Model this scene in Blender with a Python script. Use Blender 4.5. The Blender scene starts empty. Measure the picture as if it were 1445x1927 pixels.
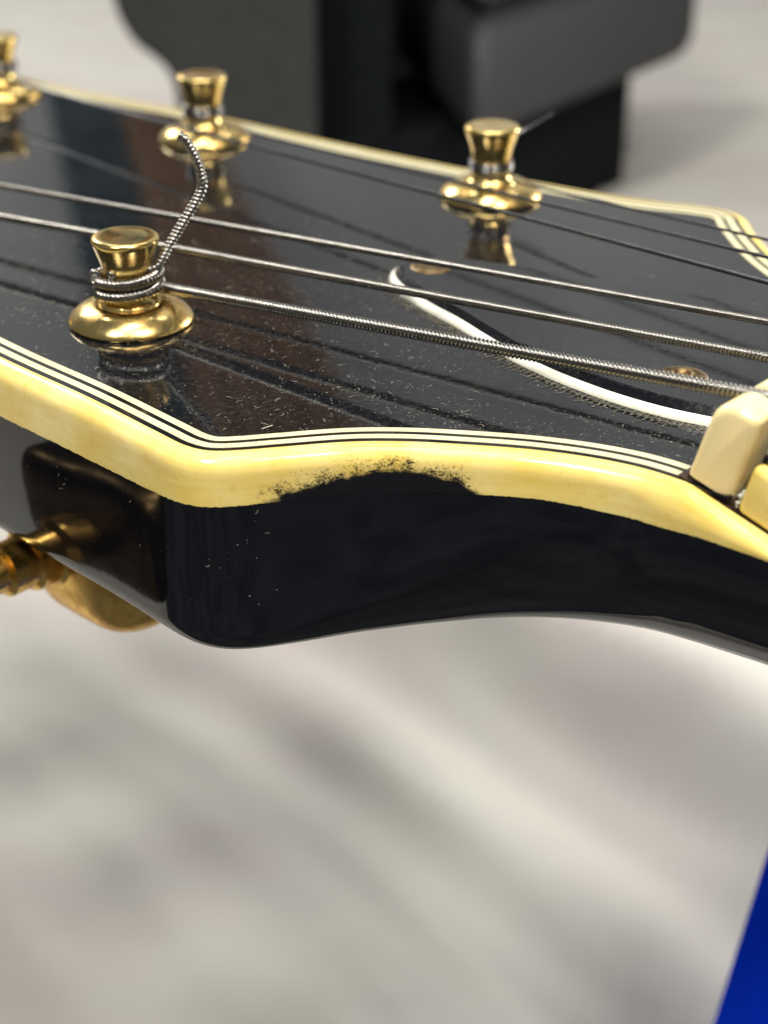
import bpy, bmesh, math, random
from mathutils import Vector, Matrix, noise as mnoise

# ------------------------------------------------------------------ units
S = 0.00118                       # scene metres per drawing unit (about 1.2 mm)
C = bpy.context.scene
COL = C.collection
R = math.radians

# ------------------------------------------------------------------ camera
cam_d = bpy.data.cameras.new("camera")
cam = bpy.data.objects.new("camera", cam_d)
COL.objects.link(cam)
cam.location = (0, 0, 49 * S)
cam.rotation_euler = (R(90 - 28.265), 0, 0)
cam_d.sensor_fit = 'VERTICAL'
cam_d.sensor_height = 24.0
cam_d.sensor_width = 18.0
cam_d.lens = 24.0 * 3000 / 1927
cam_d.clip_start = 0.01
cam_d.clip_end = 20.0
cam_d.dof.use_dof = True
cam_d.dof.focus_distance = 118.5 * S
cam_d.dof.aperture_fstop = (cam_d.lens / 1000.0) / (1.85 * S)
C.camera = cam

# ------------------------------------------------------------------ world: dim neutral room light
wd = bpy.data.worlds.new("World")
C.world = wd
wd.use_nodes = True
bg = wd.node_tree.nodes["Background"]
bg.inputs[0].default_value = (0.97, 0.98, 1.0, 1)
bg.inputs[1].default_value = 0.13

def area(name, loc, target, sx, sy, power, col):
    d = bpy.data.lights.new(name, 'AREA')
    d.shape = 'RECTANGLE'; d.size = sx * S; d.size_y = sy * S
    d.energy = power; d.color = col
    o = bpy.data.objects.new(name, d); COL.objects.link(o)
    o.location = Vector(loc) * S
    v = (Vector(target) - Vector(loc))
    o.rotation_euler = v.to_track_quat('-Z', 'Y').to_euler()
    return o

area("ceiling_lamp", (-40, 60, 1100), (0, 150, 0), 220, 420, 5.0, (1.0, 0.97, 0.91))
area("fill_light", (300, -270, 880), (0, 130, -5), 170, 170, 13.5, (1.0, 0.97, 0.91))  # added camera-side light, brightens the binding front from the right
area("fill_light", (-330, -300, 860), (-10, 120, -5), 170, 170, 14.0, (1.0, 0.97, 0.91))  # added counterpart on the left, lifts the left stretch of binding
area("sheet_rake_light", (215, 300, 45), (75, 268, -125), 80, 80, 1.0, (1.0, 0.98, 0.93))  # added low light, rakes the folds and brightens the sheet's right side
area("fill_light", (-430, 780, 430), (20, 650, -120), 200, 200, 5.0, (1.0, 0.99, 0.97))  # added light at the back to lift the far sheet
area("wall_fill_light", (0, 1000, 1500), (0, 1500, 420), 1500, 120, 14.0, (0.97, 0.99, 1.0))  # added to brighten the far wall that the black face mirrors

C.view_settings.view_transform = 'Standard'
C.view_settings.look = 'None'
C.view_settings.exposure = 0.0
C.view_settings.gamma = 1.0
C.cycles.use_denoising = True
C.cycles.filter_width = 1.3
C.cycles.use_adaptive_sampling = False
C.cycles.max_bounces = 8
C.cycles.sample_clamp_indirect = 4.0
C.cycles.sample_clamp_direct = 10.0
C.cycles.caustics_reflective = False
C.cycles.caustics_refractive = False

# ------------------------------------------------------------------ guitar plan frame: s along the neck, q across it
A_ = Vector((0.742199, -0.670180, 0))
P_ = Vector((0.670180, 0.742199, 0))
O_ = Vector((32.0527, 108.59988, 0))
def W(s, q, z=0.0):
    return O_ + A_ * s + P_ * q + Vector((0, 0, z))
PHI = R(14.5)                     # the fingerboard tips down from the headstock plane

# ------------------------------------------------------------------ material helpers
def mat(name):
    m = bpy.data.materials.new(name); m.use_nodes = True
    nt = m.node_tree
    b = nt.nodes["Principled BSDF"]
    return m, nt, b
def N(nt, typ, **kw):
    n = nt.nodes.new(typ)
    for k, v in kw.items():
        if hasattr(n, k): setattr(n, k, v)
        else: n.inputs[k].default_value = v
    return n
def L(nt, a, b): nt.links.new(a, b)
def inp(b, **kw):
    for k, v in kw.items(): b.inputs[k.replace('_', ' ')].default_value = v
def coords(nt, scale=1.0):
    tc = N(nt, 'ShaderNodeTexCoord')
    mp = N(nt, 'ShaderNodeMapping')
    mp.inputs['Scale'].default_value = (scale, scale, scale) if not isinstance(scale, tuple) else scale
    L(nt, tc.outputs['Object'], mp.inputs['Vector'])
    return mp.outputs['Vector']
def tex(nt, vec, scale, detail=3.0, rough=0.55):
    n = N(nt, 'ShaderNodeTexNoise'); n.inputs['Scale'].default_value = scale
    n.inputs['Detail'].default_value = detail; n.inputs['Roughness'].default_value = rough
    if vec is not None: L(nt, vec, n.inputs['Vector'])
    return n
def ramp(nt, fac, stops):
    r = N(nt, 'ShaderNodeValToRGB'); e = r.color_ramp.elements
    while len(e) < len(stops): e.new(0.5)
    for i, (p, c) in enumerate(stops):
        e[i].position = p
        e[i].color = (c, c, c, 1) if not isinstance(c, tuple) else (*c, 1)
    L(nt, fac, r.inputs['Fac'])
    return r.outputs['Color']
def mixc(nt, fac, a, b):
    m = N(nt, 'ShaderNodeMix', data_type='RGBA')
    for sock, v in ((m.inputs[0], fac), (m.inputs[6], a), (m.inputs[7], b)):
        if hasattr(v, 'links'): L(nt, v, sock)
        elif isinstance(v, tuple): sock.default_value = (*v, 1)
        else: sock.default_value = v
    return m.outputs[2]
def math_(nt, op, a, b=None, c=None, clamp=False):
    m = N(nt, 'ShaderNodeMath', operation=op); m.use_clamp = clamp
    for i, v in enumerate((a, b, c)):
        if v is None: continue
        if hasattr(v, 'links'): L(nt, v, m.inputs[i])
        else: m.inputs[i].default_value = v
    return m.outputs[0]
def bump(nt, b, h, strength, dist):
    n = N(nt, 'ShaderNodeBump'); n.inputs['Strength'].default_value = strength
    n.inputs['Distance'].default_value = dist * S
    L(nt, h, n.inputs['Height']); L(nt, n.outputs[0], b.inputs['Normal'])
K = 1 / S                          # texture scale so that object coordinates read in drawing units

# glossy black lacquer (face carries a thin veil of dust)
def lacquer(name, veil, rough, orange):
    m, nt, b = mat(name)
    v = coords(nt, K)
    n1 = tex(nt, v, 1.9, 6, 0.75)
    n2 = tex(nt, v, 0.10, 3)
    n3 = tex(nt, v, 9.0, 2, 0.6)
    f = ramp(nt, n1.outputs['Fac'], [(0.50, 0.0), (0.80, 1.0)])
    g = ramp(nt, n2.outputs['Fac'], [(0.35, 0.25), (0.65, 1.0)])
    fine = ramp(nt, n3.outputs['Fac'], [(0.60, 0.0), (0.74, 1.0)])
    k = math_(nt, 'ADD', f, fine)
    k = math_(nt, 'MULTIPLY', math_(nt, 'MULTIPLY', k, g), veil, clamp=True)
    L(nt, mixc(nt, k, (0.0035, 0.0042, 0.006), (0.26, 0.245, 0.21)), b.inputs['Base Color'])
    rr = math_(nt, 'ADD', math_(nt, 'MULTIPLY', k, 1.2), rough, clamp=True)
    L(nt, rr, b.inputs['Roughness'])
    b.inputs['IOR'].default_value = 1.52
    w = tex(nt, v, 0.55, 2)
    bump(nt, b, w.outputs['Fac'], orange, 0.12)
    return m
M_face = lacquer("black_lacquer_face", 0.2, 0.045, 0.06)
M_side = lacquer("black_lacquer_side", 0.015, 0.05, 0.035)
M_line = lacquer("black_purfling", 0.05, 0.12, 0.03)

# aged cream binding, with the worn black patch laid out along its own length (UV) and a ragged lower edge
def cream(name, wear=True, base=(0.81, 0.585, 0.135), lightc=(0.87, 0.71, 0.28), darkc=(0.62, 0.38, 0.04)):
    m, nt, b = mat(name)
    v = coords(nt, K)
    n1 = tex(nt, v, 0.16, 4)
    col = mixc(nt, ramp(nt, n1.outputs['Fac'], [(0.36, 0.0), (0.66, 1.0)]), base, lightc)
    n2 = tex(nt, v, 0.75, 5, 0.7)
    col = mixc(nt, ramp(nt, n2.outputs['Fac'], [(0.56, 0.0), (0.78, 0.55)]), col, darkc)
    n5 = tex(nt, v, 5.0, 3, 0.7)
    col = mixc(nt, ramp(nt, n5.outputs['Fac'], [(0.69, 0.0), (0.78, 0.5)]), col, (0.35, 0.22, 0.05))
    if wear:
        uvs_ = N(nt, 'ShaderNodeUVMap'); uvs_.uv_map = "UVMap"
        mps = N(nt, 'ShaderNodeMapping'); mps.inputs['Scale'].default_value = (9.0, 2.6, 1.0)
        L(nt, uvs_.outputs[0], mps.inputs['Vector'])
        st = tex(nt, mps.outputs['Vector'], 1.6, 5, 0.65)
        col = mixc(nt, ramp(nt, st.outputs['Fac'], [(0.42, 0.0), (0.75, 0.42)]), col, (0.68, 0.44, 0.055))
        st2 = tex(nt, mps.outputs['Vector'], 4.2, 5, 0.7)
        col = mixc(nt, ramp(nt, st2.outputs['Fac'], [(0.52, 0.0), (0.80, 0.35)]), col, (0.89, 0.78, 0.44))
        uv = N(nt, 'ShaderNodeUVMap'); uv.uv_map = "UVMap"
        sp = N(nt, 'ShaderNodeSeparateXYZ'); L(nt, uv.outputs[0], sp.inputs[0])
        u, vv = sp.outputs[0], sp.outputs[1]
        wob = tex(nt, v, 0.9, 3)
        uu = math_(nt, 'ADD', u, math_(nt, 'MULTIPLY', math_(nt, 'SUBTRACT', wob.outputs['Fac'], 0.5), 0.02))
        prof = ramp(nt, math_(nt, 'MULTIPLY', math_(nt, 'SUBTRACT', uu, 0.339), 6.6666, clamp=True),
                    [(0.0, 0.0), (0.04, 0.01), (0.12, 0.10), (0.24, 0.26), (0.40, 0.44), (0.52, 0.50), (0.64, 0.43), (0.72, 0.31), (0.79, 0.15), (0.85, 0.04), (0.88, 0.0)])
        on = math_(nt, 'MULTIPLY', prof, 9.0, clamp=True)
        d = math_(nt, 'ADD', math_(nt, 'SUBTRACT', vv, 1.0), prof)
        sp1 = tex(nt, v, 6.5, 5, 0.8)
        sp2 = tex(nt, v, 1.3, 3, 0.6)
        # speckle that thins out above the patch edge
        t = math_(nt, 'ADD', 1.0, math_(nt, 'MULTIPLY', d, 1.65), clamp=True)
        t = math_(nt, 'ADD', math_(nt, 'MULTIPLY', math_(nt, 'MULTIPLY', t, on), 0.52), 0.215)
        nz = math_(nt, 'ADD', math_(nt, 'MULTIPLY', math_(nt, 'SUBTRACT', sp1.outputs['Fac'], 0.5), 1.7),
                   math_(nt, 'ADD', 0.5, math_(nt, 'MULTIPLY', math_(nt, 'SUBTRACT', sp2.outputs['Fac'], 0.5), 0.7)))
        k = math_(nt, 'SUBTRACT', t, nz)
        k = math_(nt, 'MULTIPLY', k, 4.0, clamp=True)
        solid = math_(nt, 'MULTIPLY', math_(nt, 'ADD', d, math_(nt, 'MULTIPLY', math_(nt, 'SUBTRACT', sp1.outputs['Fac'], 0.5), 0.5)), 30.0, clamp=True)
        k = math_(nt, 'MULTIPLY', math_(nt, 'MAXIMUM', k, solid), on)
        rag = tex(nt, v, 2.6, 4, 0.7)
        e = math_(nt, 'MULTIPLY', math_(nt, 'SUBTRACT', vv, math_(nt, 'SUBTRACT', 1.035, math_(nt, 'MULTIPLY', rag.outputs['Fac'], 0.09))), 120.0, clamp=True)
        k = math_(nt, 'MAXIMUM', k, e, clamp=True)
        col = mixc(nt, k, col, (0.006, 0.006, 0.007))
    L(nt, col, b.inputs['Base Color'])
    inp(b, Roughness=0.22, IOR=1.5)
    b.inputs['Subsurface Weight'].default_value = 0.12
    b.inputs['Subsurface Radius'].default_value = (0.9 * S, 0.6 * S, 0.25 * S)
    b.inputs['Subsurface Scale'].default_value = 1.0
    hb = tex(nt, v, 0.8, 4, 0.6)
    bump(nt, b, hb.outputs['Fac'], 0.12, 0.12)
    return m
M_cream = cream("aged_cream_binding")
M_fbcream = cream("aged_cream_fingerboard_binding", wear=False)
M_purf = cream("ivory_purfling", wear=False, base=(0.66, 0.585, 0.33), lightc=(0.72, 0.65, 0.41), darkc=(0.52, 0.42, 0.20))
M_white = cream("white_cover_edge", wear=False, base=(0.70, 0.68, 0.56), lightc=(0.76, 0.74, 0.64), darkc=(0.55, 0.51, 0.38))
M_bone = cream("bone_nut", wear=False, base=(0.88, 0.70, 0.34), lightc=(0.88, 0.75, 0.42), darkc=(0.72, 0.44, 0.11))

def gold(name, base, tarn, rough):
    m, nt, b = mat(name)
    v = coords(nt, K)
    n1 = tex(nt, v, 0.55, 4, 0.6)
    n2 = tex(nt, v, 3.2, 3, 0.7)
    k = ramp(nt, n1.outputs['Fac'], [(0.42, 0.0), (0.64, 0.9)])
    k2 = ramp(nt, n2.outputs['Fac'], [(0.60, 0.0), (0.75, 0.7)])
    kk = math_(nt, 'MAXIMUM', k, k2)
    L(nt, mixc(nt, kk, base, tarn), b.inputs['Base Color'])
    rr = math_(nt, 'ADD', math_(nt, 'MULTIPLY', kk, 0.18), rough, clamp=True)
    L(nt, rr, b.inputs['Roughness'])
    b.inputs['Metallic'].default_value = 1.0
    bump(nt, b, n1.outputs['Fac'], 0.04, 0.05)
    return m
M_gold = gold("worn_gold_plate", (0.98, 0.76, 0.30), (0.72, 0.44, 0.13), 0.14)
M_gold2 = gold("dull_gold_housing", (0.90, 0.58, 0.15), (0.62, 0.33, 0.08), 0.24)

M_button = gold("brown_tarnished_button", (0.13, 0.085, 0.035), (0.07, 0.042, 0.018), 0.3)
def steel(name, base, rough):
    m, nt, b = mat(name)
    v = coords(nt, K)
    n = tex(nt, v, 0.8, 4)
    L(nt, mixc(nt, ramp(nt, n.outputs['Fac'], [(0.4, 0.0), (0.7, 1.0)]), base, tuple(c * 0.72 for c in base)), b.inputs['Base Color'])
    inp(b, Roughness=rough, Metallic=1.0)
    return m
M_steel = steel("nickel_wound_string", (0.30, 0.285, 0.255), 0.24)
M_plain = steel("plain_steel_string", (0.22, 0.22, 0.22), 0.25)

def plain(name, c1, c2, rough, scale=0.05, metal=0.0):
    m, nt, b = mat(name)
    v = coords(nt, K)
    n = tex(nt, v, scale, 4)
    L(nt, mixc(nt, ramp(nt, n.outputs['Fac'], [(0.35, 0.0), (0.65, 1.0)]), c1, c2), b.inputs['Base Color'])
    inp(b, Roughness=rough, Metallic=metal)
    return m
M_cover = lacquer("black_cover_plastic", 0.16, 0.10, 0.03)
M_ebony = plain("dark_fingerboard_wood", (0.012, 0.010, 0.009), (0.03, 0.024, 0.02), 0.45, 0.4)
M_sheet = plain("white_cotton_sheet", (0.345, 0.336, 0.298), (0.32, 0.292, 0.272), 0.9, 0.02)
M_floor = plain("dark_floor", (0.008, 0.010, 0.016), (0.055, 0.058, 0.07), 0.7, 0.02)
M_wall = plain("white_painted_wall", (0.72, 0.73, 0.74), (0.68, 0.69, 0.70), 0.9, 0.003)
M_case = plain("grey_textured_vinyl", (0.030, 0.031, 0.034), (0.038, 0.039, 0.042), 0.6, 0.5)
M_pad = plain("charcoal_padding", (0.024, 0.025, 0.025), (0.031, 0.032, 0.031), 0.8, 0.3)
for m_, s_ in ((M_case, 0.25), (M_pad, 0.12)): m_.node_tree.nodes["Principled BSDF"].inputs["Specular IOR Level"].default_value = s_
M_black = plain("black_cloth", (0.003, 0.004, 0.005), (0.005, 0.006, 0.007), 0.95, 0.3)
M_black.node_tree.nodes["Principled BSDF"].inputs["Specular IOR Level"].default_value = 0.1
M_blue = plain("blue_plastic", (0.002, 0.026, 0.46), (0.003, 0.032, 0.52), 0.55, 0.1)
M_blue.node_tree.nodes['Principled BSDF'].inputs['Specular IOR Level'].default_value = 0.0
M_brown = plain("brown_mirrored_cloth", (0.22, 0.125, 0.06), (0.28, 0.16, 0.08), 0.95, 0.02)
M_teal = plain("dark_teal_cloth", (0.035, 0.07, 0.085), (0.045, 0.08, 0.095), 0.95, 0.02)
M_dust = plain("pale_lint", (0.24, 0.215, 0.16), (0.42, 0.39, 0.31), 1.0, 0.5)
M_grime = plain("grey_grime", (0.055, 0.05, 0.035), (0.13, 0.115, 0.08), 1.0, 1.2)

# ------------------------------------------------------------------ mesh helpers
def build(name, verts, faces, m, parent=None, smooth=True, uvs=None, mats=None, fmat=None):
    me = bpy.data.meshes.new(name)
    me.from_pydata([Vector(v) * S for v in verts], [], faces)
    for mm in (mats or [m]): me.materials.append(mm)
    if fmat:
        me.polygons.foreach_set('material_index', fmat)
    if smooth: me.polygons.foreach_set('use_smooth', [True] * len(me.polygons))
    if uvs:
        ul = me.uv_layers.new(name="UVMap")
        lv = [0] * len(me.loops); me.loops.foreach_get('vertex_index', lv)
        flat = []
        for i in lv: flat += list(uvs[i])
        ul.data.foreach_set('uv', flat)
    me.update()
    o = bpy.data.objects.new(name, me); COL.objects.link(o)
    if parent is not None: o.parent = parent
    return o
def sharp(o, deg=35):
    bm = bmesh.new(); bm.from_mesh(o.data)
    bmesh.ops.recalc_face_normals(bm, faces=bm.faces)
    for e in bm.edges:
        e.smooth = not (len(e.link_faces) == 2 and e.calc_face_angle(0) > R(deg))
    bm.to_mesh(o.data); bm.free(); return o
def tag(o, label=None, cat=None, group=None, kind=None):
    if label: o['label'] = label
    if cat: o['category'] = cat
    if group: o['group'] = group
    if kind: o['kind'] = kind
    return o
def empty(name, loc=(0, 0, 0)):
    o = bpy.data.objects.new(name, None); COL.objects.link(o)
    o.location = Vector(loc) * S; o.empty_display_size = 0.01
    return o
def catmull(pts, per):
    out = []
    n = len(pts)
    for i in range(n - 1):
        p0 = pts[max(i - 1, 0)]; p1 = pts[i]; p2 = pts[i + 1]; p3 = pts[min(i + 2, n - 1)]
        def kn(a, b): return max(1e-6, math.dist(a, b) ** 0.5)
        t0 = 0; t1 = kn(p0, p1) if i > 0 else 1.0; t2 = t1 + kn(p1, p2); t3 = t2 + (kn(p2, p3) if i + 2 < n else 1.0)
        steps = max(2, int(math.dist(p1, p2) / per))
        for j in range(steps):
            t = t1 + (t2 - t1) * j / steps
            r = []
            for d in range(len(p1)):
                a1 = (t1 - t) / (t1 - t0) * p0[d] + (t - t0) / (t1 - t0) * p1[d] if i > 0 else p1[d] + (p2[d]-p1[d])*(t-t1)/(t2-t1)
                a2 = (t2 - t) / (t2 - t1) * p1[d] + (t - t1) / (t2 - t1) * p2[d]
                a3 = (t3 - t) / (t3 - t2) * p2[d] + (t - t2) / (t3 - t2) * p3[d] if i + 2 < n else p1[d] + (p2[d]-p1[d])*(t-t1)/(t2-t1)
                if i == 0: a1 = a2
                if i + 2 >= n: a3 = a2
                b1 = (t2 - t) / (t2 - t0) * a1 + (t - t0) / (t2 - t0) * a2
                b2 = (t3 - t) / (t3 - t1) * a2 + (t - t1) / (t3 - t1) * a3
                r.append((t2 - t) / (t2 - t1) * b1 + (t - t1) / (t2 - t1) * b2)
            out.append(tuple(r))
    out.append(tuple(pts[-1]))
    return out
def interp(tab, x):
    if x <= tab[0][0]: return tab[0][1]
    for (a, va), (b, vb) in zip(tab, tab[1:]):
        if x <= b: return va + (vb - va) * (x - a) / (b - a)
    return tab[-1][1]
def smooth01(t):
    t = min(1, max(0, t)); return t * t * (3 - 2 * t)
def lathe(profile, n=48, center=(0, 0, 0), squash=None):
    vs, fs = [], []
    m = len(profile)
    for i in range(n):
        a = 2 * math.pi * i / n
        for r, z in profile:
            vs.append((center[0] + r * math.cos(a), center[1] + r * math.sin(a), center[2] + z))
    for i in range(n):
        for j in range(m - 1):
            a, b = i * m + j, ((i + 1) % n) * m + j
            fs.append((a, b, b + 1, a + 1))
    return vs, fs
def tube(path, rad, seg=10, ridge=None, depth=0.0, phase=0.0, caps=True):
    """tube along a 3-D polyline; with ridge, the wound wire's turns are real bulges, set on a slant like a helix"""
    P = [Vector(p) for p in path]
    cum = [0.0]
    for a, b in zip(P, P[1:]): cum.append(cum[-1] + (b - a).length)
    total = cum[-1]
    if ridge:
        step = ridge / 6.0
        n = int(total / step)
        Q = []; k = 0
        for i in range(n + 1):
            d = total * i / n
            while k < len(cum) - 2 and cum[k + 1] < d: k += 1
            f = (d - cum[k]) / max(1e-9, cum[k + 1] - cum[k])
            Q.append((P[k].lerp(P[k + 1], f), d))
    else:
        Q = [(p, c) for p, c in zip(P, cum)]
    vs, fs = [], []
    up = Vector((0, 0, 1))
    for i, (pt, d) in enumerate(Q):
        a = Q[max(i - 1, 0)][0]; b = Q[min(i + 1, len(Q) - 1)][0]
        t = (b - a).normalized()
        if abs(t.dot(up)) > 0.95: up = Vector((1, 0, 0))
        nrm = (up - t * up.dot(t)).normalized(); up = nrm
        bi = t.cross(nrm)
        for j in range(seg):
            an = 2 * math.pi * j / seg
            r = rad
            if ridge:
                ph = (d / ridge + 0.4 * math.cos(an + 0.6)) % 1.0
                r = rad - depth * (0.5 + 0.5 * math.cos(2 * math.pi * ph))
            vs.append(pt + (nrm * math.cos(an) + bi * math.sin(an)) * r)
    m = len(Q)
    for i in range(m - 1):
        for j in range(seg):
            j2 = (j + 1) % seg
            fs.append((i * seg + j, i * seg + j2, (i + 1) * seg + j2, (i + 1) * seg + j))
    if caps:
        fs.append(tuple(range(seg - 1, -1, -1))); fs.append(tuple((m - 1) * seg + j for j in range(seg)))
    return vs, fs
def box(x0, x1, y0, y1, z0, z1):
    v = [(x, y, z) for z in (z0, z1) for y in (y0, y1) for x in (x0, x1)]
    f = [(0, 2, 3, 1), (4, 5, 7, 6), (0, 1, 5, 4), (2, 6, 7, 3), (0, 4, 6, 2), (1, 3, 7, 5)]
    return v, f
def bevel(o, w, seg=3):
    bm = bmesh.new(); bm.from_mesh(o.data)
    bmesh.ops.recalc_face_normals(bm, faces=bm.faces)
    bmesh.ops.bevel(bm, geom=list(bm.edges), offset=w * S, segments=seg, profile=0.5, affect='EDGES')
    bm.to_mesh(o.data); bm.free()
    o.data.polygons.foreach_set('use_smooth', [True] * len(o.data.polygons))
    return o

# ================================================================== SETTING
v, f = box(-1600, 1600, -900, 1700, -220, -190)
tag(build("floor", v, f, M_floor, smooth=False), kind='structure')
v, f = box(-2000, 2000, 1500, 1530, -190, 1700)
tag(build("wall", v, f, M_wall, smooth=False), kind='structure')

# crumpled white sheet: folds run away to the lower right, as in the photograph
def sheet_h(x, y):
    t = (x + y) / 1.41421; l = (x - y) / 1.41421
    w = mnoise.noise(Vector((x * 0.006, y * 0.006, 3.1))) * 16
    tt = t + w + l * 0.03
    h = 0.0
    for c, wd_, a in ((62, 12, 9), (88, 10, -6), (112, 9, 10), (133, 8, -5), (150, 10, 9), (172, 12, -9), (194, 10, 10), (222, 16, -7), (255, 18, 6), (300, 18, 8), (360, 26, -10), (430, 32, 12), (520, 34, -10)):
        a2 = a * (0.85 + 0.9 * mnoise.noise(Vector((l * 0.005, c * 0.37, 0.4))))
        h += 0.5 * a2 * math.exp(-((tt - c) / wd_) ** 2)
    r1 = 1 - abs(mnoise.noise(Vector((tt * 0.032, l * 0.006, 8.2)))) * 2
    r2 = 1 - abs(mnoise.noise(Vector((tt * 0.075, l * 0.012, 1.7)))) * 2
    h += 2.2 * r1 * r1 + 1.0 * r2 + 4.0 * mnoise.noise(Vector((tt * 0.045, l * 0.008, 5.5))) + 0.0
    for pk, hh, sl, sr in ((190, 12, 20, 45), (90, 9, 14, 24), (136, 5, 9, 16)):
        uu = t + 0.4 * w - pk
        h += hh * math.exp(-(uu / (sl if uu < 0 else sr)) ** 2)
    return h * (1 - 0.8 * smooth01((y - 420) / 200))
nx, ny = 300, 260
vs, fs = [], []
for j in range(ny):
    fy = j / (ny - 1); y = 128 + 1362 * fy ** 1.8
    for i in range(nx):
        fx = 2 * i / (nx - 1) - 1; x = math.copysign(abs(fx) ** 1.6, fx) * 900
        edge = smooth01((y - 128) / 10.0)
        vs.append((x, y, -120 + sheet_h(x, y) * (0.3 + 0.7 * edge) - 4 * (1 - edge)))
for j in range(ny - 1):
    for i in range(nx - 1):
        a = j * nx + i; fs.append((a, a + 1, a + nx + 1, a + nx))
tag(build("sheet", vs, fs, M_sheet), "crumpled white cotton sheet spread under the guitar", "sheet")

# ================================================================== GUITAR
G = empty("guitar", W(0, 0, -16))
tag(G, "black guitar headstock with cream binding, gold tuners and bone nut, neck running right", "guitar")
def gpart(name, verts, faces, m, parent=None, **kw):
    par = parent if parent is not None else G
    o = build(name, verts, faces, m, **kw)
    o.parent = par
    o.matrix_parent_inverse = Matrix.Translation(-(W(0, 0, -16) * S)) if par is G else Matrix()
    if par is G:
        # keep mesh coordinates in the common frame
        o.matrix_parent_inverse = Matrix.Identity(4)
        o.location = -(W(0, 0, -16) * S)
    return o

NEAR = [(62, -19.6), (30, -18.6), (12, -17.9), (3, -17.7), (0, -17.65), (-3.06, -17.85), (-6.43, -18.75), (-10.6, -20.65), (-14.66, -23.2), (-17.9, -25.5),
        (-20.85, -28.2), (-24.0, -32.2), (-25.6, -34.3), (-26.76, -35.55), (-27.7, -36.15), (-29.2, -36.45), (-32.0, -36.3), (-40.5, -35.75), (-52, -35.5), (-70, -34.3), (-100, -31.5), (-132, -28.5)]
TIP = [(-146, -27), (-152, -23), (-155, -15), (-153.5, -7), (-150, 0), (-153.5, 6), (-155, 13), (-151, 19.5), (-145, 22)]
FAR = [(-132, 22.6), (-112, 24.0), (-101, 25.6), (-89, 26.8), (-70, 28.0), (-50, 30.4), (-38, 32.6), (-32, 34.8), (-29.3, 35.3), (-27.5, 34.6), (-25.9, 32.8), (-19.4, 26.6),
       (-14.66, 23.2), (-10.6, 20.65), (-6.4, 18.75), (-3, 17.9), (0, 17.65), (12, 17.9), (30, 18.6), (62, 19.6)]
C0 = catmull(NEAR + TIP + FAR, 0.55)
def normals(pts):
    out = []
    for i in range(len(pts)):
        a = pts[max(i - 1, 0)]; b = pts[min(i + 1, len(pts) - 1)]
        dx, dy = b[0] - a[0], b[1] - a[1]; l = math.hypot(dx, dy)
        out.append((-dy / l, dx / l))       # provisional
    return out
NR = normals(C0)
# path runs nut -> left along the near edge, so the outward side is towards -q there
i0 = min(range(len(C0)), key=lambda i: abs(C0[i][0] + 40) + abs(C0[i][1] + 36))
if NR[i0][1] > 0: NR = [(-a, -b) for a, b in NR]
for _ in range(3):
    NR = [tuple((NR[max(i - 1, 0)][k] + 2 * NR[i][k] + NR[min(i + 1, len(NR) - 1)][k]) / 4 for k in (0, 1)) for i in range(len(NR))]
    NR = [(a / math.hypot(a, b), b / math.hypot(a, b)) for a, b in NR]
def off(i, d): return (C0[i][0] + NR[i][0] * d, C0[i][1] + NR[i][1] * d)
NC = len(C0)
W_B = 1.35
H_TAB = [(-130, 4.4), (-40, 4.4), (-33, 4.15), (-28, 3.85), (-24, 3.6), (-20, 3.4), (-10, 3.15), (-5, 3.35), (-1, 3.3), (2.6, 2.9), (6.7, 2.7), (15, 2.6)]
def ztop(s): return -max(0.0, s - 0.3) * math.tan(PHI)
def hbind(i): return interp(H_TAB, C0[i][0])

# --- body of headstock and neck: rings of the outline, going down
arc_c = [0.0] * NC
iN = min(range(NC), key=lambda i: math.dist(C0[i], (-28.6, -36.35)))
iF = min(range(NC), key=lambda i: math.dist(C0[i], (-28.6, 35.2)))
cum = [0.0]
for i in range(1, NC): cum.append(cum[-1] + math.dist(C0[i], C0[i - 1]))
I_TAB = [(0, 2.0), (6, 2.3), (14, 3.6), (22, 5.2), (32, 7.6), (42, 10.0), (52, 13.0), (62, 15.2), (95, 15.5)]
def neckward(i):
    if i < iN: return cum[iN] - cum[i]
    if i > iF: return cum[i] - cum[iF]
    return 0.0
NPROF = 15
NS = NR
for _ in range(60):
    NS = [tuple((NS[max(i - 1, 0)][k] + 2 * NS[i][k] + NS[min(i + 1, len(NS) - 1)][k]) / 4 for k in (0, 1)) for i in range(len(NS))]
C1 = list(C0)
for _ in range(10):
    C1 = [C1[0]] + [tuple((C1[i - 1][k] + 2 * C1[i][k] + C1[i + 1][k]) / 4 for k in (0, 1)) for i in range(1, len(C1) - 1)] + [C1[-1]]
vs, fs, fm = [], [], []
ZB = -16.0
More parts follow.
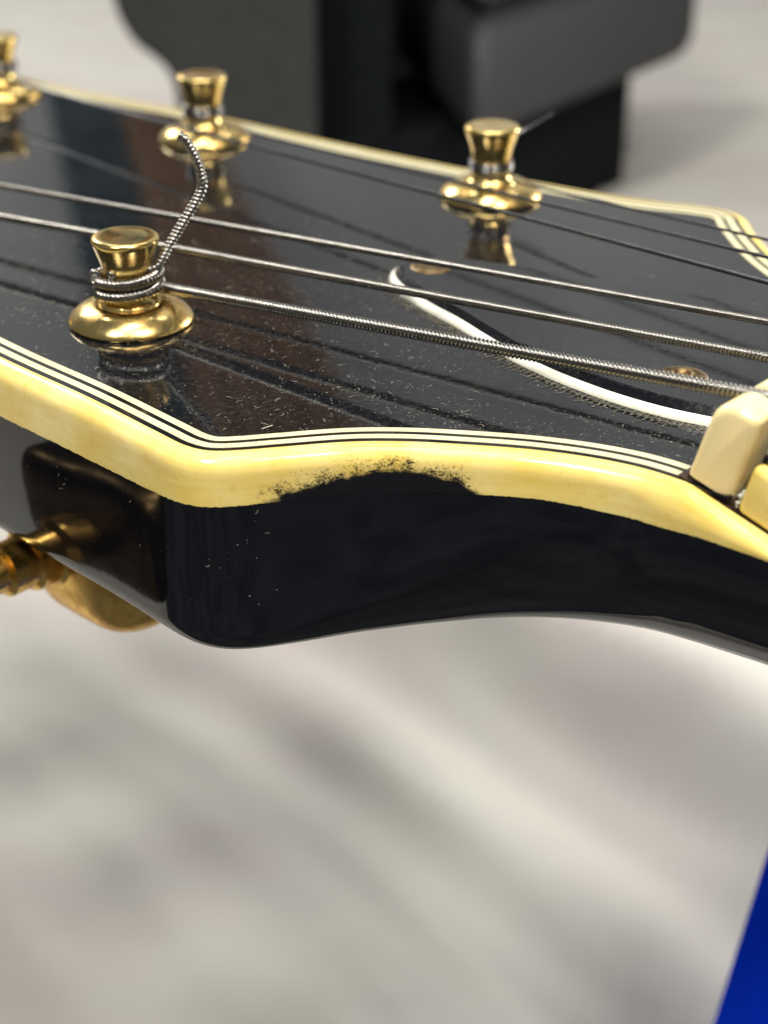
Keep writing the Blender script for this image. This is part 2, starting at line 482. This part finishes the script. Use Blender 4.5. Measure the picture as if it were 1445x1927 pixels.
for i in range(NC):
    d = neckward(i); s = C0[i][0]
    w = smooth01((d - 3) / 20)
    I = interp(I_TAB, d)
    zt = min(-hbind(i), ztop(s) - 0.05)
    zb = ZB - 0.75 + 1.25 * smooth01(d / 45) - max(0.0, s - 4) * math.tan(PHI) * smooth01((s - 4) / 20)
    D = zt - zb
    ring = [off(i, -2.0) + (zt + 0.0,), off(i, W_B - 0.03) + (zt,)]
    for k in range(1, NPROF):
        th = k / (NPROF - 1) * math.pi / 2
        # neck: elliptical; head: straight wall with a rounded lower edge
        zi, ii = D * math.sin(th), I * (1 - math.cos(th))
        if k < 5:
            hz, hi = (D - 2.2) * k / 4.0, 0.10 * math.sin(k / 4 * math.pi) * -1
        else:
            a = (k - 4) / (NPROF - 5) * math.pi / 2
            hz, hi = D - 2.2 + 2.2 * math.sin(a), 2.2 * (1 - math.cos(a))
        z = hz + (zi - hz) * w; inset = hi + (ii - hi) * w
        f_ = smooth01(z / 3.0) * (1 - smooth01((d - 14) / 12))
        px_, py_ = off(i, W_B - 0.03 - inset)
        px_ += f_ * (C1[i][0] - C0[i][0]); py_ += f_ * (C1[i][1] - C0[i][1])
        ring.append((px_, py_, zt - z))
    vs += [W(*r) for r in ring]
m = NPROF + 1
for i in range(NC - 1):
    for k in range(m - 1):
        a = i * m + k; b = (i + 1) * m + k
        fs.append((a, a + 1, b + 1, b)); fm.append(0)
fs.append(tuple(i * m + m - 1 for i in range(NC))); fm.append(0)
fs.append(tuple(k for k in range(m)) + tuple((NC - 1) * m + k for k in range(m - 1, -1, -1))); fm.append(0)
body = gpart("headstock_body", vs, fs, M_side)
sharp(body, 50)
# --- face veneer and the black lines of the purfling
iA = max(i for i in range(NC // 2) if C0[i][0] > 3.0)
iB = min(i for i in range(NC // 2, NC) if C0[i][0] > 3.0)
idx = list(range(iA, iB + 1))
def ribbon(d0, d1, z, thick=0.25):
    vs, fs = [], []
    for i in idx:
        zz = z
        vs += [W(*off(i, -d0), zz), W(*off(i, -d1), zz), W(*off(i, -d1), zz - thick), W(*off(i, -d0), zz - thick)]
    n = len(idx)
    for i in range(n - 1):
        for k in range(4):
            a = i * 4 + k; b = i * 4 + (k + 1) % 4
            fs.append((a, b, b + 4, a + 4))
    return vs, fs
STR = [(0.0, 0.50, 'k'), (0.50, 1.17, 'w'), (1.17, 1.62, 'k'), (1.62, 2.26, 'w')]
for d0, d1, c in STR:
    v, f = ribbon(d0, d1, 0.0 if c == 'k' else 0.012)
    o = gpart("purfling_line" , v, f, M_line if c == 'k' else M_purf, smooth=False)
    sharp(o, 30)
vs = [W(*off(i, -2.26), 0.0) for i in idx]
face = gpart("headstock_face", vs, [tuple(range(len(vs)))], M_face, smooth=False)
bm = bmesh.new(); bm.from_mesh(face.data)
bmesh.ops.triangulate(bm, faces=bm.faces[:]); bmesh.ops.recalc_face_normals(bm, faces=bm.faces)
if bm.faces[0].normal.z < 0: bmesh.ops.reverse_faces(bm, faces=bm.faces[:])
bm.to_mesh(face.data); bm.free()

# --- headstock binding
jA = max(i for i in range(NC // 2) if C0[i][0] > 13.0)
jB = min(i for i in range(NC // 2, NC) if C0[i][0] > 13.0)
vs, fs, uv = [], [], []
rr = 1.2
for i in range(jA, jB + 1):
    zt = ztop(C0[i][0]); zb = -hbind(i)
    Hh = max(0.12, zt - zb)
    r = min(rr, Hh * 0.5)
    nutw = smooth01((C0[i][0] + 4.5) / 5.0)
    rv = r + (min(2.4, Hh * 0.7) - r) * nutw; rh = r + (W_B - 0.02 - r) * nutw
    prof = [(0.0, -0.4 * r), (0.0, 0.0), (0.1 * (1 - nutw) + 0.005, 0.0)]
    for k in range(7):
        an = k / 6 * math.pi / 2
        prof.append((W_B - rh + rh * math.sin(an), -rv + rv * math.cos(an)))
    for k in range(1, 7): prof.append((W_B, -rv - (Hh - rv) * k / 6))
    prof.append((W_B - 0.4, -Hh))
    for d, z in prof:
        vs.append(W(*off(i, d), zt + z)); uv.append(((C0[i][0] + 60) / 100.0 if i < NC // 2 else 0.0, min(1.0, -z / Hh)))
m = len(prof)
for i in range(jB - jA):
    for k in range(m - 1):
        a = i * m + k; b = (i + 1) * m + k
        fs.append((a, a + 1, b + 1, b))
o = gpart("headstock_binding", vs, fs, M_cream, uvs=uv)
sharp(o, 60)

# --- frame of the fingerboard: f along, n up
def FB(f, q, n):
    s = 0.3 + f * math.cos(PHI) + n * math.sin(PHI)
    return W(s, q, -f * math.sin(PHI) + n * math.cos(PHI))
def nw(f): return 17.65 + f * 0.032
# nut: a profile swept across, front and top rounded, with a slot for every string
SQ = [-14.0, -7.0, -0.1, 5.6, 11.3, 15.5]
SR = [0.54, 0.41, 0.31, 0.20, 0.17, 0.14]
def nut_prof():
    p = [(0.0, 0.0), (0.02, 1.5), (0.05, 3.2), (0.12, 4.9)]
    for k in range(1, 9):
        a = k / 8 * math.pi / 2
        p.append((0.12 + 1.9 * (1 - math.cos(a)), 4.9 + 2.0 * math.sin(a)))
    for k in range(1, 6):
        a = k / 5 * math.pi / 2
        p.append((3.05 + 0.5 * math.sin(a), 6.4 + 0.5 * math.cos(a)))
    p += [(3.55, 3.5), (3.55, 1.5), (3.55, 0.0)]
    return p
npf = nut_prof()
qs = []
q = -17.55
while q < 17.56:
    qs.append(q); q += 0.05 if 17.55 - abs(q) < 0.8 else 0.15
vs, fs = [], []
ends = 0.75
for q in qs:
    e = min(q + 17.55, 17.55 - q)
    shr = 0.0
    if e < ends: shr = ends - math.sqrt(max(0, ends ** 2 - (ends - e) ** 2))
    dip = 0.0
    for sq_, r in zip(SQ, SR):
        if abs(q - sq_) < r * 1.15: dip = 0.62
    for fx, n in npf:
        nn = n
        if n > 4.5: nn = n - dip * min(1, (n - 4.5) / 1.0)
        cx, cn = 1.8, 3.4
        # soften the ends
        kx = (fx - cx) / 1.8; kn = (nn - cn) / 3.5
        vs.append(FB(fx - 0.5 - kx * shr * 0.9, q, 0.5 + 0.928 * (nn - (kn * shr * 0.9 if nn > 1 else 0))))
m = len(npf)
for i in range(len(qs) - 1):
    for k in range(m - 1):
        a = i * m + k; b = (i + 1) * m + k
        fs.append((a, a + 1, b + 1, b))
fs.append(tuple(range(m - 1, -1, -1))); fs.append(tuple((len(qs) - 1) * m + k for k in range(m)))
o = gpart("nut", vs, fs, M_bone); sharp(o, 50)
# crumbs of old glue in the seam behind the nut
vs, fs = [], []
rng = random.Random(5)
for k in range(26):
    c = FB(3.68 + rng.uniform(-.1, .12), -17.45 + rng.uniform(-.15, .5), rng.uniform(0.1, 1.5))
    r = rng.uniform(0.08, 0.2); b0 = len(vs)
    for dx, dy, dz in ((1, 0, 0), (-1, 0, 0), (0, 1, 0), (0, -1, 0), (0, 0, 1), (0, 0, -1)):
        vs.append(c + Vector((dx, dy, dz)) * r * rng.uniform(.6, 1.2))
    for t in ((0, 2, 4), (2, 1, 4), (1, 3, 4), (3, 0, 4), (2, 0, 5), (1, 2, 5), (3, 1, 5), (0, 3, 5)): fs.append(tuple(b0 + j for j in t))
tag(gpart("glue_crumbs", vs, fs, M_white), kind='stuff')
# dark glue seam under the nut
vs, fs = [], []
for k, fx in enumerate((-0.9, 4.2)):
    pass
v = [FB(fx, q_, n_) for fx in (-0.95, 9.0) for q_ in (-17.5, 17.5) for n_ in (-0.30, 0.03)]
f = [(0, 1, 3, 2), (4, 6, 7, 5), (0, 4, 5, 1), (2, 3, 7, 6), (0, 2, 6, 4), (1, 5, 7, 3)]
gpart("glue_seam", v, f, plain("dark_glue_line", (0.02, 0.012, 0.008), (0.06, 0.035, 0.02), 0.5, 1.0), smooth=False)

v = [FB(fx, q_, n_) for fx in (-0.4, 3.7) for q_ in (-17.3, 17.3) for n_ in (0.0, 0.55)]
gpart("glue_seam", v, f, bpy.data.materials["dark_glue_line"], smooth=False)

# --- fingerboard with its own binding
FL = 60.0
def fb_block(q0, q1, n0, n1, f0=3.75, f1=FL, rnd=0.0):
    vs = []
    for fx in (f0, f1):
        for qq, nn in ((q0, n0), (q1, n0), (q1, n1), (q0, n1)):
            vs.append(FB(fx, math.copysign(abs(qq) + fx * 0.032, qq) if qq else 0, nn))
    fs = [(3, 2, 1, 0), (4, 5, 6, 7), (0, 1, 5, 4), (1, 2, 6, 5), (2, 3, 7, 6), (3, 0, 4, 7)]
    return vs, fs
v, f = fb_block(-15.7, 15.7, 0.05, 4.55)
gpart("fingerboard", v, f, M_ebony, smooth=False)
for sg in (-1, 1):
    v, f = fb_block(sg * 16.35, sg * 17.6, 0.05, 3.95)
    o = gpart("fingerboard_binding", v, f, M_fbcream, smooth=False); bevel(o, 0.55, 4)
    v, f = fb_block(sg * 16.02, sg * 16.35, 0.6, 4.25)
    gpart("fingerboard_line", v, f, M_line, smooth=False)
    v, f = fb_block(sg * 15.7, sg * 16.02, 0.6, 4.53)
    gpart("fingerboard_line", v, f, M_purf, smooth=False)

# --- truss rod cover: bell shape, black top with a white bevelled edge
CQ = 0.9
half = [(-42.1, 0.0), (-41.95, 1.1), (-41.4, 2.2), (-40.3, 3.3), (-38.9, 4.2), (-37.1, 5.0), (-33.5, 6.3), (-30.0, 7.2), (-26.0, 8.55), (-22.1, 9.8), (-19, 10.5), (-16.2, 10.95), (-11.1, 11.25), (-6.7, 10.9), (-3.7, 10.2), (0.4, 8.9)]
halfs = catmull(half, 0.5)
outl = [(s_, CQ - h) for s_, h in reversed(halfs)] + [(s_, CQ + h) for s_, h in halfs[1:]]
on = normals(outl)
if on[0][1] > 0: on = [(-a, -b) for a, b in on]
def cring(d, z): return [W(a + n_[0] * d, b + n_[1] * d, z) for (a, b), n_ in zip(outl, on)]
n = len(outl)
vs = cring(-1.05, 1.18)
cover = gpart("truss_rod_cover", cring(-0.52, 0.62) + cring(-1.05, 1.12) + cring(-1.25, 1.18), [tuple(range(2 * n, 3 * n))] + [(k_ * n + i, k_ * n + i + 1, (k_ + 1) * n + i + 1, (k_ + 1) * n + i) for k_ in (0, 1) for i in range(n - 1)], M_cover, smooth=False)
sharp(cover, 30)
bm = bmesh.new(); bm.from_mesh(cover.data); bmesh.ops.recalc_face_normals(bm, faces=bm.faces)
bm.to_mesh(cover.data); bm.free()
rings = [cring(0.0, 0.02), cring(-0.03, 0.16), cring(-0.12, 0.36), cring(-0.52, 0.61), cring(-0.7, 0.61)]
vs = [p for r_ in rings for p in r_]
fs = [(k * n + i, k * n + i + 1, (k + 1) * n + i + 1, (k + 1) * n + i) for k in range(len(rings) - 1) for i in range(n - 1)]
def sub(name, verts, faces, m, parent, **kw):
    o = build(name, verts, faces, m, **kw); o.parent = parent; return o
o = sub("bevel_edge", vs, fs, M_white, cover); sharp(o, 45)
M_copper = plain("corroded_gold_screw", (0.30, 0.22, 0.10), (0.08, 0.04, 0.022), 0.45, 1.6, 1.0)
for s_, q_ in ((-38.3, CQ), (-8.4, -5.0)):
    c = W(s_, q_, 1.13)
    v, f = lathe([(2.15, -0.1), (2.1, 0.03), (1.98, 0.05), (1.95, 0.0)], 28, c)
    scr = sub("screw_cup", v, f, plain("dull_gold_screw", (0.26, 0.24, 0.16), (0.10, 0.09, 0.06), 0.5, 0.8, 0.8), cover)
    v, f = lathe([(1.95, 0.02), (1.8, 0.14), (1.35, 0.26), (0.75, 0.32), (0.7, 0.1), (0.0, 0.05)], 28, c)
    scr2 = sub("screw", v, f, M_copper, cover)

# --- tuners: post and washer on the face, housing, shaft and button below
POST = [(0.0, 7.28), (0.9, 7.30), (1.8, 7.36), (2.35, 7.40), (2.62, 7.34), (2.76, 7.18), (2.78, 7.0), (2.70, 6.75), (2.52, 6.25), (2.25, 5.5), (2.05, 4.7), (1.95, 4.0), (1.92, 3.4), (1.94, 2.7), (2.04, 2.2), (2.3, 1.95), (2.5, 1.82), (2.55, 1.4)]
WASH = [(2.5, 1.62), (2.75, 1.72), (3.2, 1.66), (3.8, 1.48), (4.4, 1.15), (4.9, 0.72), (5.16, 0.38), (5.22, 0.2), (5.1, 0.05), (4.9, 0.0)]
def rounded_block(c, ax, ay, az, e=0.55, nu=28, nv=16, rot=None):
    vs, fs = [], []
    def sp(w_, e_): return math.copysign(abs(w_) ** e_, w_)
    for j in range(nv + 1):
        ph = -math.pi / 2 + math.pi * j / nv
        for i in range(nu):
            th = 2 * math.pi * i / nu
            vs.append((ax * sp(math.cos(ph), e) * sp(math.cos(th), e), ay * sp(math.cos(ph), e) * sp(math.sin(th), e), az * sp(math.sin(ph), e)))
    for j in range(nv):
        for i in range(nu):
            a = j * nu + i; b = j * nu + (i + 1) % nu
            fs.append((a, b, b + nu, a + nu))
    out = [c + (A_ * x + P_ * y + Vector((0, 0, z))) for x, y, z in vs]
    return out, fs
def along_q(prof, s0, z0, q0, sg, n=28):
    """lathe about a line along q: prof of (radius, distance outward)"""
    vs, fs = [], []
    m = len(prof)
    for i in range(n):
        a = 2 * math.pi * i / n
        for r, d in prof:
            vs.append(W(s0 + r * math.cos(a), q0 + sg * d, z0 + r * math.sin(a)))
    for i in range(n):
        for j in range(m - 1):
            a, b = i * m + j, ((i + 1) % n) * m + j
            fs.append((a, b, b + 1, a + 1))
    return vs, fs
TUN = [(-50.39, -23.47, -1), (-88.0, -25.2, -1), (-122.5, -27.6 + 2, -1), (-49.84, 23.61, 1), (-87.92, 18.9, 1), (-122.72, 15.91, 1)]
tuners = []
post_me = wash_me = None
for s_, q_, sg in TUN:
    base = W(s_, q_, 0)
    edge = abs(interp([(p_[0], p_[1]) for p_ in (sorted(NEAR[14:]) if sg < 0 else sorted(FAR[:9]))], s_))
    v, f = rounded_block(W(s_ - 2.2, q_ + sg * 0.5, -21.9), 7.4, 7.4, 6.2, 0.55)
    t = gpart("tuning_machine", v, f, M_gold2)
    t['label'] = "gold tuning machine"
    if post_me is None:
        v, f = lathe(POST, 64); po = build("tuning_post", v, f, M_gold); post_me = po.data; sharp(po, 60)
        v, f = lathe(WASH, 64); wo = build("washer", v, f, M_gold); wash_me = wo.data; sharp(wo, 60)
    else:
        po = bpy.data.objects.new("tuning_post", post_me); COL.objects.link(po)
        wo = bpy.data.objects.new("washer", wash_me); COL.objects.link(wo)
    for o in (po, wo):
        o.parent = t; o.location = base * S
    d0 = 7.0
    zsh = -20.6
    reach = edge - abs(q_)
    v, f = along_q([(3.6, d0 - 3.0), (3.6, d0 - 1.2), (3.3, d0 - 0.9), (3.3, d0 + 0.9), (2.9, d0 + 1.2), (2.9, d0 + 3.0), (2.4, d0 + 3.3), (2.4, d0 + 5.6), (1.8, d0 + 5.9), (1.8, reach + 7.0), (2.6, reach + 7.6), (2.6, reach + 10.0)], s_ - 4.6, zsh, q_, sg)
    o = sub("shaft", v, f, M_gold2, t); sharp(o, 40)
    # button: a kidney plate standing across the end of the shaft
    v, f = rounded_block(W(s_ - 4.6, q_ + sg * (reach + 12.6), zsh + 0.8), 9.2, 3.0, 7.0, 0.5)
    sub("button", v, f, M_button, t)
    tuners.append(t)
for k, t in enumerate(tuners):
    t['label'] = ["gold tuner nearest the camera with wound string coiled on its post", "gold tuner beyond the left frame edge", "gold tuner near the headstock tip",
                  "far gold tuner nearest the nut", "middle gold tuner on far edge", "gold tuner at the left frame edge, far side"][k]

# --- strings
def arc3(c, r, a0, a1, z0, z1, n):
    return [Vector((c.x + r * math.cos(a0 + (a1 - a0) * k / n), c.y + r * math.sin(a0 + (a1 - a0) * k / n), z0 + (z1 - z0) * k / n)) for k in range(n + 1)]
def nutpt(k): return FB(1.55, SQ[k], 6.32 + SR[k] * 0.5)
def beyond(k): return [FB(4.0, SQ[k] * 1.005, 6.22 + SR[k] * .4), FB(58.0, SQ[k] * 1.12, 7.0)]
SMAT = [M_steel, M_steel, M_steel, M_plain, M_plain, M_plain]
def wind(k, base, zlow, turns, pitch_z, rad, side):
    """path from the nut to the post, then round it; side = sign of q on which the string meets the post"""
    n_ = nutpt(k)
    r = 2.0 + rad
    c = base
    to = (Vector((n_.x, n_.y, 0)) - Vector((c.x, c.y, 0)))
    dist = to.length; al = math.atan2(to.y, to.x)
    be = math.acos(r / dist)
    # tangent point whose offset lies on the inner side of the headstock
    best = None
    for sgn in (1, -1):
        an = al + sgn * be
        off_ = Vector((math.cos(an), math.sin(an), 0))
        if off_.dot(P_) * side > 0: best = (an, sgn)
    an, sgn = best
    tail = arc3(c, r, an, an + sgn * 2 * math.pi * turns, zlow, zlow + pitch_z * turns, int(60 * turns))
    ent = tail[0]
    return ent, tail, n_
# E string with its curled cut end
k = 0
base = W(*TUN[0][:2])
ent, coil, n_ = wind(0, base, 2.35, 1.86, 1.06, SR[0], 1)
tailpts = [(-18.6, 124.4, 4.95), (-17.4, 125.2, 6.7), (-16.34, 125.6, 8.3), (-15.15, 126.0, 10.1), (-14.75, 126.1, 10.9), (-14.66, 126.1, 11.55), (-14.78, 126.1, 12.3), (-15.02, 126.0, 13.3), (-15.66, 125.9, 14.7), (-16.0, 125.8, 15.15), (-16.35, 125.8, 15.3)]
path = list(reversed(beyond(0))) + [n_, ent] + coil[1:]
v, f = tube(path, SR[0], 12, 0.35, 0.15)
str_o = gpart("string", v, f, M_steel)
hole = coil[-1]
tl = catmull([(-22.3, 123.0, 4.55), (-21.0, 124.2, 4.6), (-19.7, 124.3, 4.62)] + tailpts, 0.25)
v, f = tube(tl, 0.46, 12, 0.35, 0.13)
o = sub("string_end", v, f, M_steel, str_o)
# small loop where the end pokes out of the post hole on the left
lp = [Vector((-23.55 + 0.42 * math.cos(a), 123.6 + 0.15 * math.sin(a), 4.25 + 0.5 * math.sin(a))) for a in [x * 0.32 for x in range(0, 19)]]
v, f = tube(lp, 0.2, 8); sub("string_end", v, f, M_steel, str_o)
for k, ti in ((1, 1), (2, 2), (3, 5), (4, 4), (5, 3)):
    base = W(*TUN[ti][:2])
    side = 1 if ti < 3 else -1
    ent, coil, n_ = wind(k, base, 2.9, 2.2 if k < 3 else 3.3, 2 * SR[k] * 1.05, SR[k], side)
    path = list(reversed(beyond(k))) + [n_, ent] + coil[1:]
    if k < 3:
        v, f = tube(path, SR[k], 10, (0, 0.29, 0.22)[k], (0, 0.10, 0.035)[k])
    else:
        # finer steps on the straight run
        v, f = tube(path, SR[k], 10)
    s_o = gpart("string", v, f, SMAT[k])
    if k >= 3:
        # short cut end sticking out
        e = coil[-1]; d = (coil[-1] - coil[-2]).normalized()
        if k == 5:
            dd = Vector((0.86, 0.28, 0.42))
            pts = [e, e + dd * 3.5, e + dd * 8.5]
        else:
            dd = Vector((0.5, -0.6, 0.45)); pts = [e, e + dd * 1.2, e + dd * 2.5]
        v, f = tube(pts, SR[k], 8); sub("string_end", v, f, M_plain, s_o)

# ================================================================== DUST on the lacquer
rng = random.Random(11)
vs, fs = [], []
def in_face(s_, q_):
    lim = interp(sorted([(a, -b) for a, b in NEAR]), s_); lim2 = interp(sorted(FAR), s_)
    return -lim + 2.6 < q_ < lim2 - 2.6
def ribbonlet(c, d, nrm, L_, w_, curl):
    b0 = len(vs); side = nrm.cross(d).normalized(); dirn = d; p = c
    steps = 5
    for k in range(steps + 1):
        vs.append(p + side * w_ + nrm * 0.0); vs.append(p - side * w_)
        ang = curl / steps
        dirn = (dirn * math.cos(ang) + side * math.sin(ang)).normalized(); side = nrm.cross(dirn).normalized()
        p = p + dirn * (L_ / steps) + nrm * (0.02 if k < 2 else -0.01)
    for k in range(steps):
        a = b0 + 2 * k; fs.append((a, a + 1, a + 3, a + 2))
def flake(c, nrm, r):
    b0 = len(vs); t = nrm.orthogonal().normalized(); b = nrm.cross(t)
    a0 = rng.uniform(0, 6.28)
    for k in range(5):
        a = a0 + k * 1.2566; rr_ = r * rng.uniform(0.5, 1.15)
        vs.append(c + t * math.cos(a) * rr_ + b * math.sin(a) * rr_)
    fs.append(tuple(range(b0, b0 + 5)))
Z1 = Vector((0, 0, 1))
cnt = 0
while cnt < 7000:
    s_ = rng.uniform(-75, 0); q_ = rng.uniform(-34, 16)
    if not in_face(s_, q_): continue
    if rng.random() > 0.35 + 0.65 * smooth01((10 - q_) / 30): continue
    if mnoise.noise(Vector((s_ * .12, q_ * .12, 0))) < rng.uniform(-0.5, 0.35): continue
    cnt += 1
    c = W(s_, q_, 0.03)
    if rng.random() < 0.05:
        a = rng.uniform(0, 6.28); ribbonlet(c, Vector((math.cos(a), math.sin(a), 0)), Z1, rng.uniform(0.2, 0.65), rng.uniform(0.010, 0.018), rng.uniform(-2.4, 2.4))
    else:
        flake(c, Z1, 0.016 + 0.045 * rng.random() ** 3)
# a larger straw-coloured splinter and specks on the near side wall
ribbonlet(W(-27.0, -31.0, 0.05), Vector((0.9, 0.35, 0)).normalized(), Z1, 0.95, 0.06, 0.5)
for k in range(260):
    i = rng.randrange(iN - 30, min(iN + 110, NC - 1)) if rng.random() < 0.85 else rng.randrange(iA, iN)
    z = -rng.uniform(4.2, 13.2)
    p2 = off(i, W_B + 0.12); nrm = (A_ * NR[i][0] + P_ * NR[i][1])
    if neckward(i) > 6: continue
    c = W(p2[0], p2[1], z)
    if rng.random() < 0.12:
        a = rng.uniform(0, 6.28); t = nrm.orthogonal().normalized(); b = nrm.cross(t)
        ribbonlet(c, t * math.cos(a) + b * math.sin(a), nrm, rng.uniform(0.25, 0.6), 0.014, rng.uniform(-2, 2))
    else: flake(c, nrm, 0.02 + 0.045 * rng.random() ** 3)
tag(build("dust", vs, fs, M_dust, smooth=False), kind='stuff')
# grime packed along the seams of the truss rod cover
vs, fs = [], []
for k in range(3600):
    i = rng.randrange(0, n // 2 + 4)
    d = 0.05 + abs(rng.gauss(0, 0.55)) + 0.02
    if outl[i][0] < -40 and rng.random() < 0.7: continue
    c = W(outl[i][0] + on[i][0] * d, outl[i][1] + on[i][1] * d, 0.03)
    if rng.random() < 0.12:
        a = rng.uniform(0, 6.28); ribbonlet(c, Vector((math.cos(a), math.sin(a), 0)), Z1, rng.uniform(0.2, 0.6), 0.025, rng.uniform(-2, 2))
    else: flake(c, Vector((rng.uniform(-.3, .3), rng.uniform(-.3, .3), 1)).normalized(), 0.04 + 0.12 * rng.random() ** 2)
tag(build("grime", vs, fs, M_grime, smooth=False), kind='stuff')

# ================================================================== THINGS BEHIND
# grey box case standing on a black base, near edge towards the camera
def prism(poly, z0, z1):
    n_ = len(poly)
    vs = [(x, y, z0) for x, y in poly] + [(x, y, z1) for x, y in poly]
    fs = [tuple(range(n_ - 1, -1, -1)), tuple(range(n_, 2 * n_))] + [(i, (i + 1) % n_, n_ + (i + 1) % n_, n_ + i) for i in range(n_)]
    return vs, fs
case = empty("equipment_case", (60, 560, -120))
tag(case, "grey box case on a black base behind the headstock", "case")
def cpart(name, v, f, m, par, bev):
    o = build(name, v, f, m, smooth=False)
    bevel(o, bev, 4)
    o.parent = par; o.location = -par.location
    return o
poly = [(25.5, 450), (110, 572), (75, 700), (-8, 620)]
v, f = prism(poly, -77, -40); cpart("case_body", v, f, M_case, case, 9)
v, f = prism(poly, -38.5, 0); cpart("lid", v, f, M_case, case, 7)
v, f = prism([(-16, 470), (30, 480), (86, 560), (70, 690), (-30, 640)], -121, -79); cpart("base", v, f, M_black, case, 2)
sil = catmull([(-76, 5), (-75, -24), (-73.7, -34), (-72, -39.5), (-68.5, -45.5), (-63.5, -49.5), (-59.5, -54), (-58, -62), (-58, -90), (-57, -121)], 2.0) + [(-19, -121), (-19, 5)]
n_ = len(sil)
vs = [(x, 448, z) for x, z in sil] + [(x * 1.1, 540, z) for x, z in sil]
fs = [tuple(range(n_)), tuple(range(2 * n_ - 1, n_ - 1, -1))] + [(i, n_ + i, n_ + (i + 1) % n_, (i + 1) % n_) for i in range(n_)]
pad = build("padded_bag", vs, fs, M_pad, smooth=False)
md = pad.modifiers.new("soft_edge", 'BEVEL'); md.width = 2.5 * S; md.segments = 3; md.limit_method = 'ANGLE'
tag(pad, "charcoal padded bag with a rounded lower corner, left of the grey case", "bag")
v, f = prism([(-28, 478), (2, 470), (4, 560), (-30, 560)], -121, 10)
o = build("black_panel", v, f, M_black, smooth=False); bevel(o, 2, 3)
tag(o, "matte black upright panel between the charcoal bag and grey case", "panel")

# blue neck rest at the lower right
prof = [(36.1, -122), (110, -122), (88, -19), (55.1, -19), (43.2, -68)]
vs = [(x, 112, z) for x, z in prof] + [(x, 142, z) for x, z in prof]
n_ = len(prof)
fs = [tuple(range(n_)), tuple(range(2 * n_ - 1, n_ - 1, -1))] + [(i, n_ + i, n_ + (i + 1) % n_, (i + 1) % n_) for i in range(n_)]
o = build("neck_rest", vs, fs, M_blue, smooth=False); bevel(o, 3, 4)
tag(o, "glossy deep blue stand at lower right under the neck", "stand")

# added unseen cloths, shaped to mirror as brown and teal streaks in the lacquer
def mirrored_cloth(name, left, right, y, m, label):
    vs, fs = [], []
    zs = [180 + 1000 * k / 30 for k in range(31)]
    for z in zs:
        xl, xr = left(z), right(z)
        for i in range(41):
            u = i / 40
            vs.append((xl + (xr - xl) * u, y + 9 * math.sin(u * 30), z))
    for j in range(30):
        for i in range(40):
            a = j * 41 + i; fs.append((a, a + 1, a + 42, a + 41))
    o = build(name, vs, fs, m)
    md = o.modifiers.new("thickness", 'SOLIDIFY'); md.thickness = 2 * S
    tag(o, label, "mirrored_cloth")
    return o
mirrored_cloth("mirrored_cloth", lambda z: -178 + (z - 225) * 0.16, lambda z: -112 + max(-60, (z - 262) * 0.478), 1100, M_brown, "brown cloth added out of view, shaped for the streak mirrored in the lacquer")
mirrored_cloth("mirrored_cloth", lambda z: -235 + (z - 225) * 0.10, lambda z: -180 + (z - 225) * 0.16, 1125, M_teal, "dark teal cloth added out of view beside the brown one, for its mirrored streak")
